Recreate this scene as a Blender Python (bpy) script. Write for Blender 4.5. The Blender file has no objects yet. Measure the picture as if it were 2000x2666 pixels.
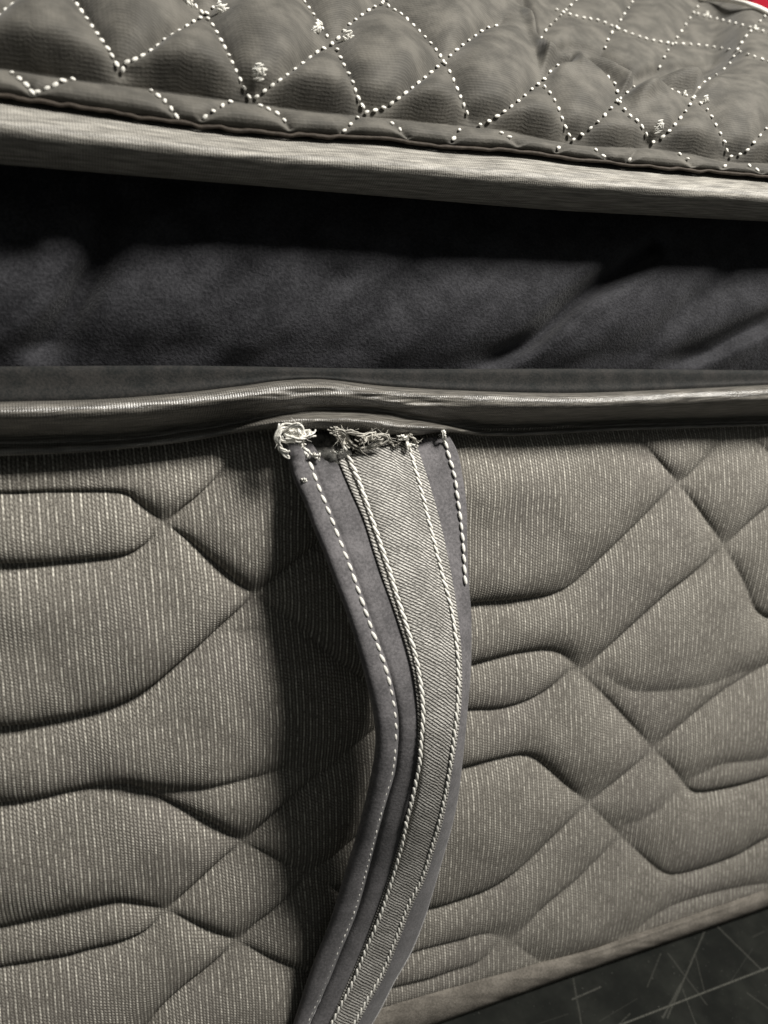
import bpy, bmesh, math, random
import numpy as np
from mathutils import Vector, Matrix
random.seed(7); np.random.seed(7)
scene = bpy.context.scene
C = scene.collection

# ---------------------------------------------------------------- camera frame
W_PX, H_PX, F_PX = 2000.0, 2666.0, 2049.0
YAW, PITCH, TILT = math.radians(21.6), math.radians(12.5), math.radians(18.0)
sy, cy, sp, cp = math.sin(YAW), math.cos(YAW), math.sin(PITCH), math.cos(PITCH)
FWD = np.array([sy*cp, cy*cp, -sp]); RGT = np.array([cy, -sy, 0.0]); UPV = np.array([sy*sp, cy*sp, cp])
CAM = np.array([0.0, -0.25, 0.0])
st, ct = math.sin(TILT), math.cos(TILT)
ROT = np.array([[1, 0, 0], [0, ct, st], [0, -st, ct]])     # the mattress side leans back

def ray(u, v):
    u = np.asarray(u, float)[..., None]; v = np.asarray(v, float)[..., None]
    return FWD*F_PX + RGT*(u - W_PX/2) + UPV*(H_PX/2 - v)
def PL(u, v, Y):                       # point of the mattress frame at depth Y behind the side plane
    d = ray(u, v); t = (np.asarray(Y, float) - CAM[1])/d[..., 1]
    return CAM + d*t[..., None]
ZB = float(PL(1500.0, 2535.0, 0.0)[2])
def WORLD(p): return (np.asarray(p) - np.array([0, 0, ZB])) @ ROT.T
def WDIR(d): return np.asarray(d, float) @ ROT.T
def P(u, v, Y): return WORLD(PL(u, v, Y))
CAMW = WORLD(CAM); FW, RW, UW = WDIR(FWD), WDIR(RGT), WDIR(UPV)
def PT(u, v, z=0.0):                   # point of the table
    d = WDIR(ray(u, v)); t = (z - CAMW[2])/d[..., 2]
    return CAMW + d*t[..., None]

cam = bpy.data.cameras.new('camera'); camo = bpy.data.objects.new('camera', cam); C.objects.link(camo)
cam.sensor_fit = 'HORIZONTAL'; cam.sensor_width = 24.0; cam.lens = F_PX/W_PX*24.0
cam.clip_start = 0.005; cam.clip_end = 50
M = Matrix(((RW[0], UW[0], -FW[0], CAMW[0]), (RW[1], UW[1], -FW[1], CAMW[1]), (RW[2], UW[2], -FW[2], CAMW[2]), (0, 0, 0, 1)))
camo.matrix_world = M
cam.dof.use_dof = True
cam.dof.focus_distance = float(np.dot(P(1000., 1500., -0.012) - CAMW, FW)); cam.dof.aperture_fstop = 9.0
scene.camera = camo
scene.view_settings.view_transform = 'Standard'; scene.view_settings.look = 'None'
scene.view_settings.exposure = 0.0; scene.view_settings.gamma = 1.0

# ---------------------------------------------------------------- light
world = bpy.data.worlds.new('World'); scene.world = world; world.use_nodes = True
bg = world.node_tree.nodes['Background']; bg.inputs[0].default_value = (0.97, 1.0, 0.95, 1); bg.inputs[1].default_value = 0.09
def area(name, dirl, dist, size, power, col, target):
    l = bpy.data.lights.new(name, 'AREA'); l.shape = 'DISK'; l.size = size; l.energy = power; l.color = col
    o = bpy.data.objects.new(name, l); C.objects.link(o)
    d = WDIR(np.array(dirl)/np.linalg.norm(dirl)); o.location = Vector(target + d*dist)
    o.rotation_euler = Vector(d).to_track_quat('Z', 'Y').to_euler()
    return o
TGT = P(1000., 1300., 0.)
area('ceiling_lamp', (0.41, -0.52, 0.82), 1.0, 0.24, 19.8, (1.0, 0.965, 0.905), TGT)

# ---------------------------------------------------------------- helpers
def curve(pts):                        # smooth monotone-ish interpolation, linear beyond the ends
    pts = sorted(pts); xs = np.array([p[0] for p in pts], float); ys = np.array([p[1] for p in pts], float)
    h = np.diff(xs); dl = np.diff(ys)/h
    m = np.zeros(len(xs)); m[0], m[-1] = dl[0], dl[-1]
    for i in range(1, len(xs)-1):
        m[i] = (dl[i-1]*h[i] + dl[i]*h[i-1])/(h[i] + h[i-1])
    def f(x):
        x = np.asarray(x, float); i = np.clip(np.searchsorted(xs, x) - 1, 0, len(h)-1)
        t = np.clip((x - xs[i])/h[i], 0, 1); H = h[i]
        r = (2*t**3-3*t**2+1)*ys[i] + (t**3-2*t**2+t)*H*m[i] + (3*t**2-2*t**3)*ys[i+1] + (t**3-t**2)*H*m[i+1]
        return r + np.where(x < xs[0], (x-xs[0])*m[0], 0) + np.where(x > xs[-1], (x-xs[-1])*m[-1], 0)
    return f
def sstep(a, b, x):
    t = np.clip((np.asarray(x, float)-a)/(b-a), 0, 1); return t*t*(3-2*t)
def resample(pl, step):
    p = np.array(pl, float); t = np.linspace(0, len(p)-1, (len(p)-1)*12+1)
    fx = curve(list(enumerate(p[:, 0]))); fy = curve(list(enumerate(p[:, 1])))
    q = np.stack([fx(t), fy(t)], 1); s = np.concatenate([[0], np.cumsum(np.linalg.norm(np.diff(q, axis=0), axis=1))])
    n = max(2, int(s[-1]/step)+1); ss = np.linspace(0, s[-1], n)
    return np.stack([np.interp(ss, s, q[:, 0]), np.interp(ss, s, q[:, 1])], 1)
def dist_lines(u, v, lines, vs=1.0, step=22):
    best = np.full(u.shape, 1e9)
    for l in lines:
        q = resample(l, step)
        q[:, 1] *= vs; V = v*vs
        lo = q.min(0) - 260; hi = q.max(0) + 260
        m = (u > lo[0]) & (u < hi[0]) & (V > lo[1]) & (V < hi[1])
        if not m.any(): continue
        uu, vv = u[m], V[m]; b = np.full(uu.shape, 1e9)
        for a, c in zip(q[:-1], q[1:]):
            e = c-a; t = np.clip(((uu-a[0])*e[0] + (vv-a[1])*e[1])/(e@e + 1e-9), 0, 1)
            b = np.minimum(b, (uu-a[0]-t*e[0])**2 + (vv-a[1]-t*e[1])**2)
        best[m] = np.minimum(best[m], np.sqrt(b))
    return best
def pad_product(u, v, lines, w, vs=1.0, pw=0.8):
    out = np.ones(u.shape)
    for l in lines:
        d = dist_lines(u, v, [l], vs); d = np.minimum(d, 9*w)
        out *= (1-np.exp(-d/w))**pw
    return out
def vnoise(x, y, seed=0):              # smooth value noise
    rs = np.random.RandomState(seed); g = rs.rand(64, 64)
    xi = np.floor(x).astype(int); yi = np.floor(y).astype(int); fx = x-xi; fy = y-yi
    fx = fx*fx*(3-2*fx); fy = fy*fy*(3-2*fy); G = lambda a, b: g[a % 64, b % 64]
    return (G(xi, yi)*(1-fx)+G(xi+1, yi)*fx)*(1-fy) + (G(xi, yi+1)*(1-fx)+G(xi+1, yi+1)*fx)*fy
def grid_mesh(name, V, uv=None, mat=None, parent=None, smooth=True, solid=0.0):
    n, m = V.shape[:2]; me = bpy.data.meshes.new(name)
    idx = np.arange(n*m).reshape(n, m)
    f = np.stack([idx[:-1, :-1], idx[:-1, 1:], idx[1:, 1:], idx[1:, :-1]], -1).reshape(-1, 4)
    me.vertices.add(n*m); me.vertices.foreach_set('co', V.reshape(-1).astype(np.float32))
    me.loops.add(f.size); me.loops.foreach_set('vertex_index', f.reshape(-1).astype(np.int32))
    me.polygons.add(len(f)); me.polygons.foreach_set('loop_start', np.arange(0, f.size, 4, dtype=np.int32))
    me.polygons.foreach_set('use_smooth', np.full(len(f), smooth))
    me.update(calc_edges=True)
    if uv is not None:
        l = me.uv_layers.new(name='uv'); l.data.foreach_set('uv', uv.reshape(-1, 2)[f.reshape(-1)].reshape(-1).astype(np.float32))
    me.validate()
    o = bpy.data.objects.new(name, me); C.objects.link(o)
    if mat: me.materials.append(mat)
    if parent: o.parent = parent
    if solid:
        s = o.modifiers.new('thickness', 'SOLIDIFY'); s.thickness = solid; s.offset = 0.0
    return o
def bm_obj(name, bm, mat, parent=None, smooth=True):
    me = bpy.data.meshes.new(name); bm.to_mesh(me); bm.free(); me.materials.append(mat)
    for p in me.polygons: p.use_smooth = smooth
    o = bpy.data.objects.new(name, me); C.objects.link(o)
    if parent: o.parent = parent
    return o
def tube(bm, pts, r, seg=6):
    pts = [Vector(p) for p in pts]; rings = []
    for i, p in enumerate(pts):
        t = (pts[min(i+1, len(pts)-1)] - pts[max(i-1, 0)]).normalized()
        a = t.orthogonal().normalized() if i == 0 else (pa - t*pa.dot(t)).normalized()
        pa = a; b = t.cross(a); rr = r[i] if hasattr(r, '__len__') else r
        rings.append([bm.verts.new(p + (a*math.cos(k*2*math.pi/seg) + b*math.sin(k*2*math.pi/seg))*rr) for k in range(seg)])
    for A, B in zip(rings[:-1], rings[1:]):
        for k in range(seg): bm.faces.new((A[k], A[(k+1) % seg], B[(k+1) % seg], B[k]))
    bm.faces.new(rings[0][::-1]); bm.faces.new(rings[-1])
def blob(bm, loc, ax, sub=1):          # ax: three axis vectors scaled to the radii
    m = Matrix((( ax[0][0], ax[1][0], ax[2][0], loc[0]), (ax[0][1], ax[1][1], ax[2][1], loc[1]), (ax[0][2], ax[1][2], ax[2][2], loc[2]), (0, 0, 0, 1)))
    bmesh.ops.create_icosphere(bm, subdivisions=sub, radius=1.0, matrix=m)
def thing(name, label, cat, loc):
    o = bpy.data.objects.new(name, None); C.objects.link(o); o.empty_display_size = 0.02
    o['label'] = label; o['category'] = cat; o['base'] = [float(x) for x in loc]
    return o

# ---------------------------------------------------------------- materials
class NT:
    def __init__(s, name, rough=0.8, sheen=0.0, spec=0.3):
        s.m = bpy.data.materials.new(name); s.m.use_nodes = True; s.t = s.m.node_tree
        s.b = s.t.nodes['Principled BSDF']; s.b.inputs['Roughness'].default_value = rough
        s.b.inputs['Specular IOR Level'].default_value = spec
        s.b.inputs['Sheen Weight'].default_value = sheen; s.b.inputs['Sheen Roughness'].default_value = 0.4
    def n(s, typ, **kw):
        x = s.t.nodes.new(typ)
        for k, v in kw.items(): setattr(x, k, v)
        return x
    def put(s, sock, v):
        if hasattr(v, 'is_output') or isinstance(v, bpy.types.NodeSocket): s.t.links.new(v, sock)
        else: sock.default_value = v
    def math(s, op, a, b=0.0, c=0.0, clamp=False):
        x = s.n('ShaderNodeMath', operation=op, use_clamp=clamp)
        for i, v in enumerate((a, b, c)): s.put(x.inputs[i], v)
        return x.outputs[0]
    def uv(s):
        x = s.n('ShaderNodeUVMap'); x.uv_map = 'uv'; sep = s.n('ShaderNodeSeparateXYZ'); s.t.links.new(x.outputs[0], sep.inputs[0])
        return sep.outputs[0], sep.outputs[1]
    def vec(s, x, y, z=0.0):
        c = s.n('ShaderNodeCombineXYZ')
        for i, v in enumerate((x, y, z)): s.put(c.inputs[i], v)
        return c.outputs[0]
    def noise(s, vec, scale, detail=2.0, rough=0.5):
        x = s.n('ShaderNodeTexNoise'); s.put(x.inputs['Vector'], vec); x.inputs['Scale'].default_value = scale
        x.inputs['Detail'].default_value = detail; x.inputs['Roughness'].default_value = rough
        return x.outputs[0]
    def obj(s): return s.n('ShaderNodeTexCoord').outputs['Object']
    def ramp(s, f, a, b):
        x = s.n('ShaderNodeMapRange'); s.put(x.inputs[0], f); x.inputs[1].default_value = a; x.inputs[2].default_value = b
        x.interpolation_type = 'SMOOTHSTEP'; return x.outputs[0]
    def mix(s, f, a, b):
        x = s.n('ShaderNodeMix', data_type='RGBA'); s.put(x.inputs[0], f)
        for i, v in ((6, a), (7, b)):
            s.put(x.inputs[i], (*v, 1.0) if isinstance(v, tuple) else v)
        return x.outputs[2]
    def bump(s, h, dist, strength=1.0):
        x = s.n('ShaderNodeBump'); s.put(x.inputs['Height'], h); x.inputs['Distance'].default_value = dist; x.inputs['Strength'].default_value = strength
        s.t.links.new(x.outputs[0], s.b.inputs['Normal'])
    def col(s, c): s.put(s.b.inputs['Base Color'], (*c, 1.0) if isinstance(c, tuple) else c)

def mat_knit():                        # pinstriped knit: pale yarn columns of slanted stitches on a dark ground
    k = NT('ribbed_knit', 0.88, 0.0, 0.22); x, y = k.uv()
    n1 = k.noise(k.vec(k.math('MULTIPLY', x, 60), k.math('MULTIPLY', y, 60)), 1.0)
    xx = k.math('ADD', x, k.math('MULTIPLY', k.math('SUBTRACT', n1, 0.5), 0.0010))
    ph = k.math('MULTIPLY', xx, 1/0.00118); cell = k.math('FLOOR', ph); fx = k.math('FRACT', ph)
    fr = k.math('ABSOLUTE', k.math('SUBTRACT', fx, 0.5))
    even = k.math('LESS_THAN', k.math('FRACT', k.math('MULTIPLY', cell, 0.5)), 0.25)
    wn = k.n('ShaderNodeTexWhiteNoise', noise_dimensions='1D'); k.put(wn.inputs['W'], cell); rnd = wn.outputs[0]
    rib = k.math('SUBTRACT', 1.0, k.ramp(fr, 0.14, 0.42)); thin = k.math('SUBTRACT', 1.0, k.ramp(fr, 0.10, 0.30))
    cr = k.math('FRACT', k.math('ADD', k.math('MULTIPLY', y, 1/0.00112), k.math('ADD', k.math('MULTIPLY', fx, 0.75), k.math('ADD', k.math('MULTIPLY', cell, 0.5), k.math('MULTIPLY', rnd, 0.25)))))
    dash = k.ramp(k.math('ABSOLUTE', k.math('SUBTRACT', cr, 0.5)), 0.44, 0.16)
    n2 = k.noise(k.vec(k.math('MULTIPLY', rnd, 97), k.math('MULTIPLY', y, 330), k.math('MULTIPLY', cell, 1.9)), 1.0, 4.0, 0.8)
    n3 = k.noise(k.vec(k.math('MULTIPLY', x, 2600), k.math('MULTIPLY', y, 1900)), 1.0, 2.0, 0.65)
    n5 = k.noise(k.vec(k.math('MULTIPLY', x, 70), k.math('MULTIPLY', y, 60), 3.0), 1.0, 3.0)
    wgt = k.math('ADD', 0.35, k.math('MULTIPLY', even, 0.65))
    line = k.math('MULTIPLY', k.math('MULTIPLY', thin, wgt), k.math('MULTIPLY', k.ramp(n2, 0.32, 0.68), k.math('ADD', 0.5, k.math('MULTIPLY', dash, 0.5))))
    dsh = k.math('MULTIPLY', k.math('MULTIPLY', rib, dash), k.math('ADD', 0.25, k.math('MULTIPLY', k.ramp(n5, 0.35, 0.7), 0.75)))
    pale = k.math('MAXIMUM', k.math('MULTIPLY', line, 0.98), k.math('MULTIPLY', k.math('MULTIPLY', dsh, k.ramp(n3, 0.2, 0.65)), 0.50))
    base = k.mix(k.ramp(n3, 0.3, 0.75), (0.064, 0.058, 0.050), (0.218, 0.201, 0.175))
    n4 = k.noise(k.vec(k.math('MULTIPLY', x, 25), k.math('MULTIPLY', y, 25)), 1.0)
    base = k.mix(k.math('MULTIPLY', k.ramp(n4, 0.45, 0.75), 0.4), base, (0.120, 0.107, 0.100))
    k.col(k.mix(pale, base, (0.72, 0.69, 0.61)))
    k.bump(k.math('ADD', k.math('ADD', k.math('MULTIPLY', rib, 0.25), k.math('MULTIPLY', dsh, 0.45)), k.math('MULTIPLY', n3, 0.5)), 0.00022, 0.8)
    return k.m
def mat_tape(name, c1, c2, c3):        # satin rib tape with fine lengthwise lines
    k = NT(name, 0.50, 0.0, 0.45); x, y = k.uv(); k.b.inputs['Anisotropic'].default_value = 0.5
    r1 = k.math('ABSOLUTE', k.math('SUBTRACT', k.math('FRACT', k.math('MULTIPLY', x, 1/0.00075)), 0.5))
    w = k.noise(k.vec(k.math('MULTIPLY', x, 90), k.math('MULTIPLY', y, 1100)), 1.0, 3.0, 0.6)
    s = k.noise(k.vec(k.math('MULTIPLY', x, 1500), k.math('MULTIPLY', y, 2600)), 1.0, 2.0)
    c = k.mix(k.ramp(w, 0.3, 0.75), c1, c2)
    k.col(k.mix(k.math('MULTIPLY', k.ramp(r1, 0.28, 0.5), k.ramp(s, 0.3, 0.7)), c, c3))
    k.bump(k.math('ADD', k.math('MULTIPLY', r1, 0.8), k.math('ADD', w, k.math('MULTIPLY', s, 0.5))), 0.00028, 0.8)
    return k.m
def mat_cloth(name, c1, c2, scale=900, rough=0.9, sheen=0.2, big=60, bumpd=0.0002):
    k = NT(name, rough, sheen, 0.2); o = k.obj()
    n1 = k.noise(o, scale, 3.0, 0.65); n2 = k.noise(o, big, 3.0, 0.55)
    f = k.math('ADD', k.math('MULTIPLY', n1, 0.6), k.math('MULTIPLY', n2, 0.5))
    k.col(k.mix(k.ramp(f, 0.38, 0.75), c1, c2)); k.bump(n1, bumpd, 0.7)
    return k.m
def mat_velour():
    k = NT('quilt_jersey', 0.75, 0.15, 0.3); x, y = k.uv()
    r = k.math('ABSOLUTE', k.math('SUBTRACT', k.math('FRACT', k.math('MULTIPLY', y, 1/0.0011)), 0.5))
    q = k.math('ABSOLUTE', k.math('SUBTRACT', k.math('FRACT', k.math('MULTIPLY', x, 1/0.0012)), 0.5))
    n1 = k.noise(k.vec(k.math('MULTIPLY', x, 900), k.math('MULTIPLY', y, 1300)), 1.0, 3.0, 0.6)
    n2 = k.noise(k.vec(k.math('MULTIPLY', x, 90), k.math('MULTIPLY', y, 90)), 1.0, 4.0, 0.6)
    c = k.mix(k.ramp(n2, 0.3, 0.75), (0.052, 0.049, 0.042), (0.125, 0.117, 0.101))
    c = k.mix(k.math('MULTIPLY', k.ramp(r, 0.3, 0.5), k.math('MULTIPLY', n1, 0.40)), c, (0.22, 0.208, 0.185))
    k.col(c); k.bump(k.math('ADD', k.math('MULTIPLY', n1, 0.8), k.math('ADD', k.math('MULTIPLY', r, 0.35), k.math('MULTIPLY', q, 0.2))), 0.0003, 0.6)
    return k.m
def mat_twill():
    k = NT('twill_weave', 0.7, 0.0, 0.35); x, y = k.uv()
    n0 = k.noise(k.vec(k.math('MULTIPLY', x, 260), k.math('MULTIPLY', y, 260)), 1.0)
    d = k.math('ADD', k.math('MULTIPLY', y, 1/0.00128), k.math('ADD', k.math('MULTIPLY', x, -0.66/0.00128), k.math('MULTIPLY', n0, 0.7)))
    r = k.math('ABSOLUTE', k.math('SUBTRACT', k.math('FRACT', d), 0.5))
    n1 = k.noise(k.vec(k.math('MULTIPLY', x, 900), k.math('MULTIPLY', y, 2600)), 1.0, 2.0)
    n2 = k.noise(k.vec(k.math('MULTIPLY', x, 120), k.math('MULTIPLY', y, 120)), 1.0)
    ridge = k.math('MULTIPLY', k.ramp(r, 0.38, 0.20), k.ramp(n1, 0.15, 0.6))
    pale = k.mix(k.ramp(n2, 0.35, 0.65), (0.47, 0.455, 0.42), (0.66, 0.64, 0.595))
    k.col(k.mix(ridge, (0.065, 0.061, 0.056), pale)); k.bump(k.math('ADD', ridge, k.math('MULTIPLY', n1, 0.3)), 0.0004, 0.8)
    return k.m
M_KNIT = mat_knit()
M_TAPE = mat_tape('satin_tape', (0.15, 0.142, 0.127), (0.45, 0.43, 0.385), (0.06, 0.057, 0.052))
M_ROLL = mat_tape('rolled_satin_tape', (0.055, 0.051, 0.045), (0.24, 0.225, 0.198), (0.035, 0.033, 0.03))
M_ROLL.node_tree.nodes['Principled BSDF'].inputs['Roughness'].default_value = 0.36; M_ROLL.node_tree.nodes['Principled BSDF'].inputs['Specular IOR Level'].default_value = 0.9
M_BOTTOM = mat_cloth('base_binding', (0.085, 0.077, 0.066), (0.185, 0.168, 0.146), 1300, 0.9, 0.0, 90, 0.0003)
M_BAND = mat_cloth('black_stretch_cloth', (0.010, 0.0102, 0.0125), (0.040, 0.040, 0.045), 1100, 0.80, 0.12, 90, 0.0006)
M_HEM = mat_cloth('dark_hem_cloth', (0.010, 0.0115, 0.0115), (0.034, 0.032, 0.030), 1400, 0.8, 0.1, 150)
M_QUILT = mat_velour()
M_SIDE = mat_cloth('strap_velour', (0.082, 0.079, 0.082), (0.178, 0.170, 0.176), 1100, 0.9, 0.2, 110)
M_TWILL = mat_twill()
M_WHITE = mat_cloth('white_thread', (0.74, 0.72, 0.66), (0.90, 0.885, 0.83), 2500, 0.6, 0.0, 400, 0.0001)
M_GREYTHREAD = mat_cloth('grey_thread', (0.38, 0.36, 0.32), (0.62, 0.60, 0.54), 2500, 0.7, 0.0, 400, 0.0001)
M_SEAM = mat_cloth('brown_thread', (0.035, 0.028, 0.022), (0.075, 0.062, 0.05), 2500, 0.7, 0.0, 400, 0.0001)
M_FELT = mat_cloth('dark_felt', (0.045, 0.046, 0.043), (0.15, 0.145, 0.135), 700, 0.95, 0.0, 300, 0.0008)  # dark mottled grey felt for the lining in the notch
M_RED = mat_cloth('red_plastic', (0.55, 0.02, 0.04), (0.62, 0.03, 0.06), 300, 0.4, 0.0, 20, 0.00005)
M_WALL = mat_cloth('painted_wall', (0.20, 0.205, 0.19), (0.26, 0.265, 0.25), 60, 0.9, 0.0, 4)

# ---------------------------------------------------------------- setting: table and wall
SCR = [((1560, 2690), (2060, 2497), 0.75, .8), ((1838, 2418), (1738, 2650), .75, .4), ((1868, 2412), (1988, 2530), .8, .42), ((1491, 2602), (1564, 2570), .7, .5),
       ((1493, 2548), (1517, 2680), .8, .32), ((1740, 2483), (1840, 2615), .8, .26), ((1721, 2483), (1686, 2570), .6, .25), ((1811, 2488), (1834, 2580), .5, .28),
       ((1946, 2586), (2030, 2646), .7, .3), ((1778, 2575), (1813, 2670), .6, .3), ((1726, 2650), (1774, 2562), .9, .4), ((1640, 2640), (1600, 2680), .6, .3),
       ((1900, 2560), (1960, 2470), .4, .16), ((1560, 2660), (1660, 2600), .4, .14), ((1300, 2700), (1480, 2640), .5, .12), ((1990, 2425), (1960, 2440), .6, .2)]
def mat_table():
    k = NT('scratched_dark_mat', 0.8, 0.0, 0.1); o = k.obj()
    sep = k.n('ShaderNodeSeparateXYZ'); k.t.links.new(o, sep.inputs[0]); X, Y = sep.outputs[0], sep.outputs[1]
    wob = k.math('MULTIPLY', k.math('SUBTRACT', k.noise(o, 260, 2.0), 0.5), 0.0007)
    X = k.math('ADD', X, wob)
    fine = k.noise(o, 1500, 2.0, 0.7); total = None
    for a, b, wd, st_ in SCR:
        A = PT(*map(float, a)); B = PT(*map(float, b)); e = B[:2]-A[:2]; L2 = float(e@e)
        dx = k.math('SUBTRACT', X, float(A[0])); dy = k.math('SUBTRACT', Y, float(A[1]))
        t = k.math('ADD', k.math('MULTIPLY', dx, float(e[0])/L2), k.math('MULTIPLY', dy, float(e[1])/L2), clamp=True)
        px = k.math('SUBTRACT', dx, k.math('MULTIPLY', t, float(e[0]))); py = k.math('SUBTRACT', dy, k.math('MULTIPLY', t, float(e[1])))
        d = k.math('SQRT', k.math('ADD', k.math('MULTIPLY', px, px), k.math('MULTIPLY', py, py)))
        m = k.math('MULTIPLY', k.ramp(d, 0.0008*wd, 0.00012*wd), st_)
        total = m if total is None else k.math('MAXIMUM', total, m)
    total = k.math('MULTIPLY', total, k.ramp(fine, 0.22, 0.6))
    scuff = k.noise(o, 45, 4.0, 0.6); speck = k.ramp(k.noise(o, 700, 1.0), 0.70, 0.80)
    base = k.mix(k.ramp(scuff, 0.35, 0.75), (0.006, 0.0067, 0.0058), (0.016, 0.017, 0.0145))
    base = k.mix(k.math('MULTIPLY', speck, 0.10), base, (0.3, 0.3, 0.27))
    k.col(k.mix(k.math('MULTIPLY', total, 0.24), base, (0.36, 0.355, 0.31)))
    k.bump(k.math('SUBTRACT', k.math('MULTIPLY', fine, 0.4), total), 0.0002, 0.6)
    return k.m
bm = bmesh.new(); bmesh.ops.create_cube(bm, size=1.0)
bmesh.ops.scale(bm, vec=(2.4, 1.6, 0.03), verts=bm.verts); bmesh.ops.translate(bm, vec=(0.1, 0.35, -0.015), verts=bm.verts)
bmesh.ops.bevel(bm, geom=bm.edges[:], offset=0.003, segments=2, affect='EDGES')
tb = bm_obj('tabletop', bm, mat_table(), smooth=False); tb['kind'] = 'structure'
bm = bmesh.new(); bmesh.ops.create_cube(bm, size=1.0)
bmesh.ops.scale(bm, vec=(6, 0.1, 3.0), verts=bm.verts); bmesh.ops.translate(bm, vec=(0.3, 1.9, 0.7), verts=bm.verts)
wl = bm_obj('wall', bm, M_WALL, smooth=False); wl['kind'] = 'structure'

# ---------------------------------------------------------------- mattress
US = np.concatenate([np.arange(-1100, -80, 14.0), np.arange(-80, 2080, 4.0), np.arange(2080, 3400, 12.0)])
matt = thing('mattress', 'grey quilted mattress with ribbed side panel and black border on the dark table', 'mattress', P(900., 2750., 0.))
seam = curve([(0, 253), (205, 283), (362, 307), (542, 332), (723, 350), (1000, 366), (1181, 386), (1362, 398), (1542, 422), (1723, 440), (1844, 449), (2000, 464)])
crease = curve([(0, 181), (181, 208), (362, 232), (603, 265), (784, 289), (1000, 310), (1181, 328), (1289, 338), (1434, 368), (1518, 380), (1633, 386), (1699, 389), (1784, 401), (1892, 422), (2000, 427)])
utbot = curve([(0, 425), (360, 456), (723, 486), (1085, 516), (1447, 545), (1750, 562), (2000, 575)])
flange_a = curve([(0, 960), (500, 958), (1000, 966), (1500, 966), (2000, 970)])
hilite = curve([(0, 1055), (301, 1046), (482, 1031), (633, 1013), (723, 1001), (814, 996), (1000, 1014), (1241, 1027), (1482, 1032), (1723, 1024), (2000, 1011)])
rollbot = curve([(0, 1153), (181, 1149), (362, 1139), (482, 1122), (603, 1103), (723, 1080), (814, 1069), (1000, 1075), (1121, 1096), (1241, 1116), (1422, 1115), (1603, 1107), (2000, 1097)])
flange_d = curve([(0, 1187), (241, 1175), (482, 1150), (640, 1124), (740, 1115), (840, 1117), (940, 1121), (1066, 1134), (1156, 1124), (1241, 1132), (1603, 1121), (2000, 1108)])
bseam = curve([(-400, 3106), (1200, 2568), (1407, 2512), (1538, 2474), (1634, 2444), (1798, 2388), (2000, 2319)])
bedge = curve([(-400, 3199), (1200, 2645), (1441, 2558), (1682, 2474), (1875, 2407), (2000, 2363)])

def loft(name, rails, mat, sub=8, parent=matt, extra=None, us=US):
    """rails: (v of u, Y) pairs from top to bottom."""
    K = len(rails); T = np.linspace(0, K-1, (K-1)*sub+1)
    rv = np.stack([r[0](us) for r in rails], 0)
    ry = np.stack([(r[1](us) if callable(r[1]) else np.full(us.shape, r[1])) for r in rails], 0)
    def cr(A, t):
        i = np.clip(int(t), 0, K-2); f = t-i; p1, p2 = A[i], A[i+1]
        p0 = A[i-1] if i > 0 else 2*p1-p2; p3 = A[i+2] if i+2 < K else 2*p2-p1
        return 0.5*(2*p1 + (p2-p0)*f + (2*p0-5*p1+4*p2-p3)*f*f + (3*p1-p0-3*p2+p3)*f**3)
    vv = np.stack([cr(rv, t) for t in T], 0); yy = np.stack([cr(ry, t) for t in T], 0)
    uu = np.broadcast_to(us, vv.shape)
    if extra is not None: yy = yy + extra(uu, vv, np.broadcast_to(T[:, None], vv.shape))
    V = P(uu, vv, yy)
    s = np.concatenate([np.zeros((1, len(us))), np.cumsum(np.linalg.norm(np.diff(V, axis=0), axis=2), 0)])
    uv = np.stack([V[..., 0], -s], -1)
    return grid_mesh(name, V, uv, mat, parent)
mixr = lambda a, b, f: (lambda u: a(u)*(1-f) + b(u)*f)
off = lambda a, d: (lambda u: a(u)+d)

# upper edge tape, folded over the top seam and overhanging the black band
def ut_rip(u, v, T): return 0.0006*(vnoise(u/170, v/14, 3)-0.5)*np.sin(np.clip(T/4, 0, 1)*math.pi)
utape = loft('edge_tape', [(off(seam, -6), -0.008), (mixr(seam, utbot, .08), -0.0135), (mixr(seam, utbot, .26), -0.0178), (mixr(seam, utbot, .46), -0.0200), (mixr(seam, utbot, .72), -0.0172),
      (mixr(seam, utbot, 1.0), -0.0095), (mixr(seam, utbot, .97), -0.002), (mixr(seam, utbot, .9), 0.006)], M_TAPE, 7, extra=ut_rip)
utape['label'] = 'wide satin tape under the quilted top'
# black border band with slanting drag wrinkles
WR = [(((1690, 655), (1507, 774), (1386, 882), (1240, 975)), 27, 0.0095), (((300, 560), (262, 660), (190, 800), (100, 930)), 48, 0.0085), (((640, 720), (560, 860), (500, 960)), 50, 0.0020),
      (((1080, 740), (960, 870), (860, 965)), 55, 0.0022), (((2080, 800), (1900, 880), (1740, 972)), 28, 0.0065), (((60, 640), (-60, 700), (-200, 800)), 40, 0.0035), (((860, 720), (780, 830), (700, 960)), 50, 0.0020), (((1880, 720), (1680, 900), (1600, 970)), 40, 0.002)]
def band_extra(u, v, T):
    z = np.zeros(u.shape)
    for l, w, a in WR: z += a*np.exp(-(dist_lines(u, v, [l])/w)**2)
    fade = sstep(0, 0.6, T)*sstep(4.0, 3.4, T)
    q = (u*0.62 + v*0.78)/95; r = (-u*0.78 + v*0.62)/420
    z += 0.0022*(vnoise(q, r, 5)-0.5) + 0.0014*(vnoise(q*2.3, r*2, 6)-0.5)
    return z*fade
bandm = loft('border_band', [(mixr(utbot, flange_a, -.05), 0.007), (mixr(utbot, flange_a, .12), 0.005), (mixr(utbot, flange_a, .4), -0.002), (mixr(utbot, flange_a, .75), -0.0035), (off(flange_a, 6), 0.002)], M_BAND, 22, extra=band_extra)
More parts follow.
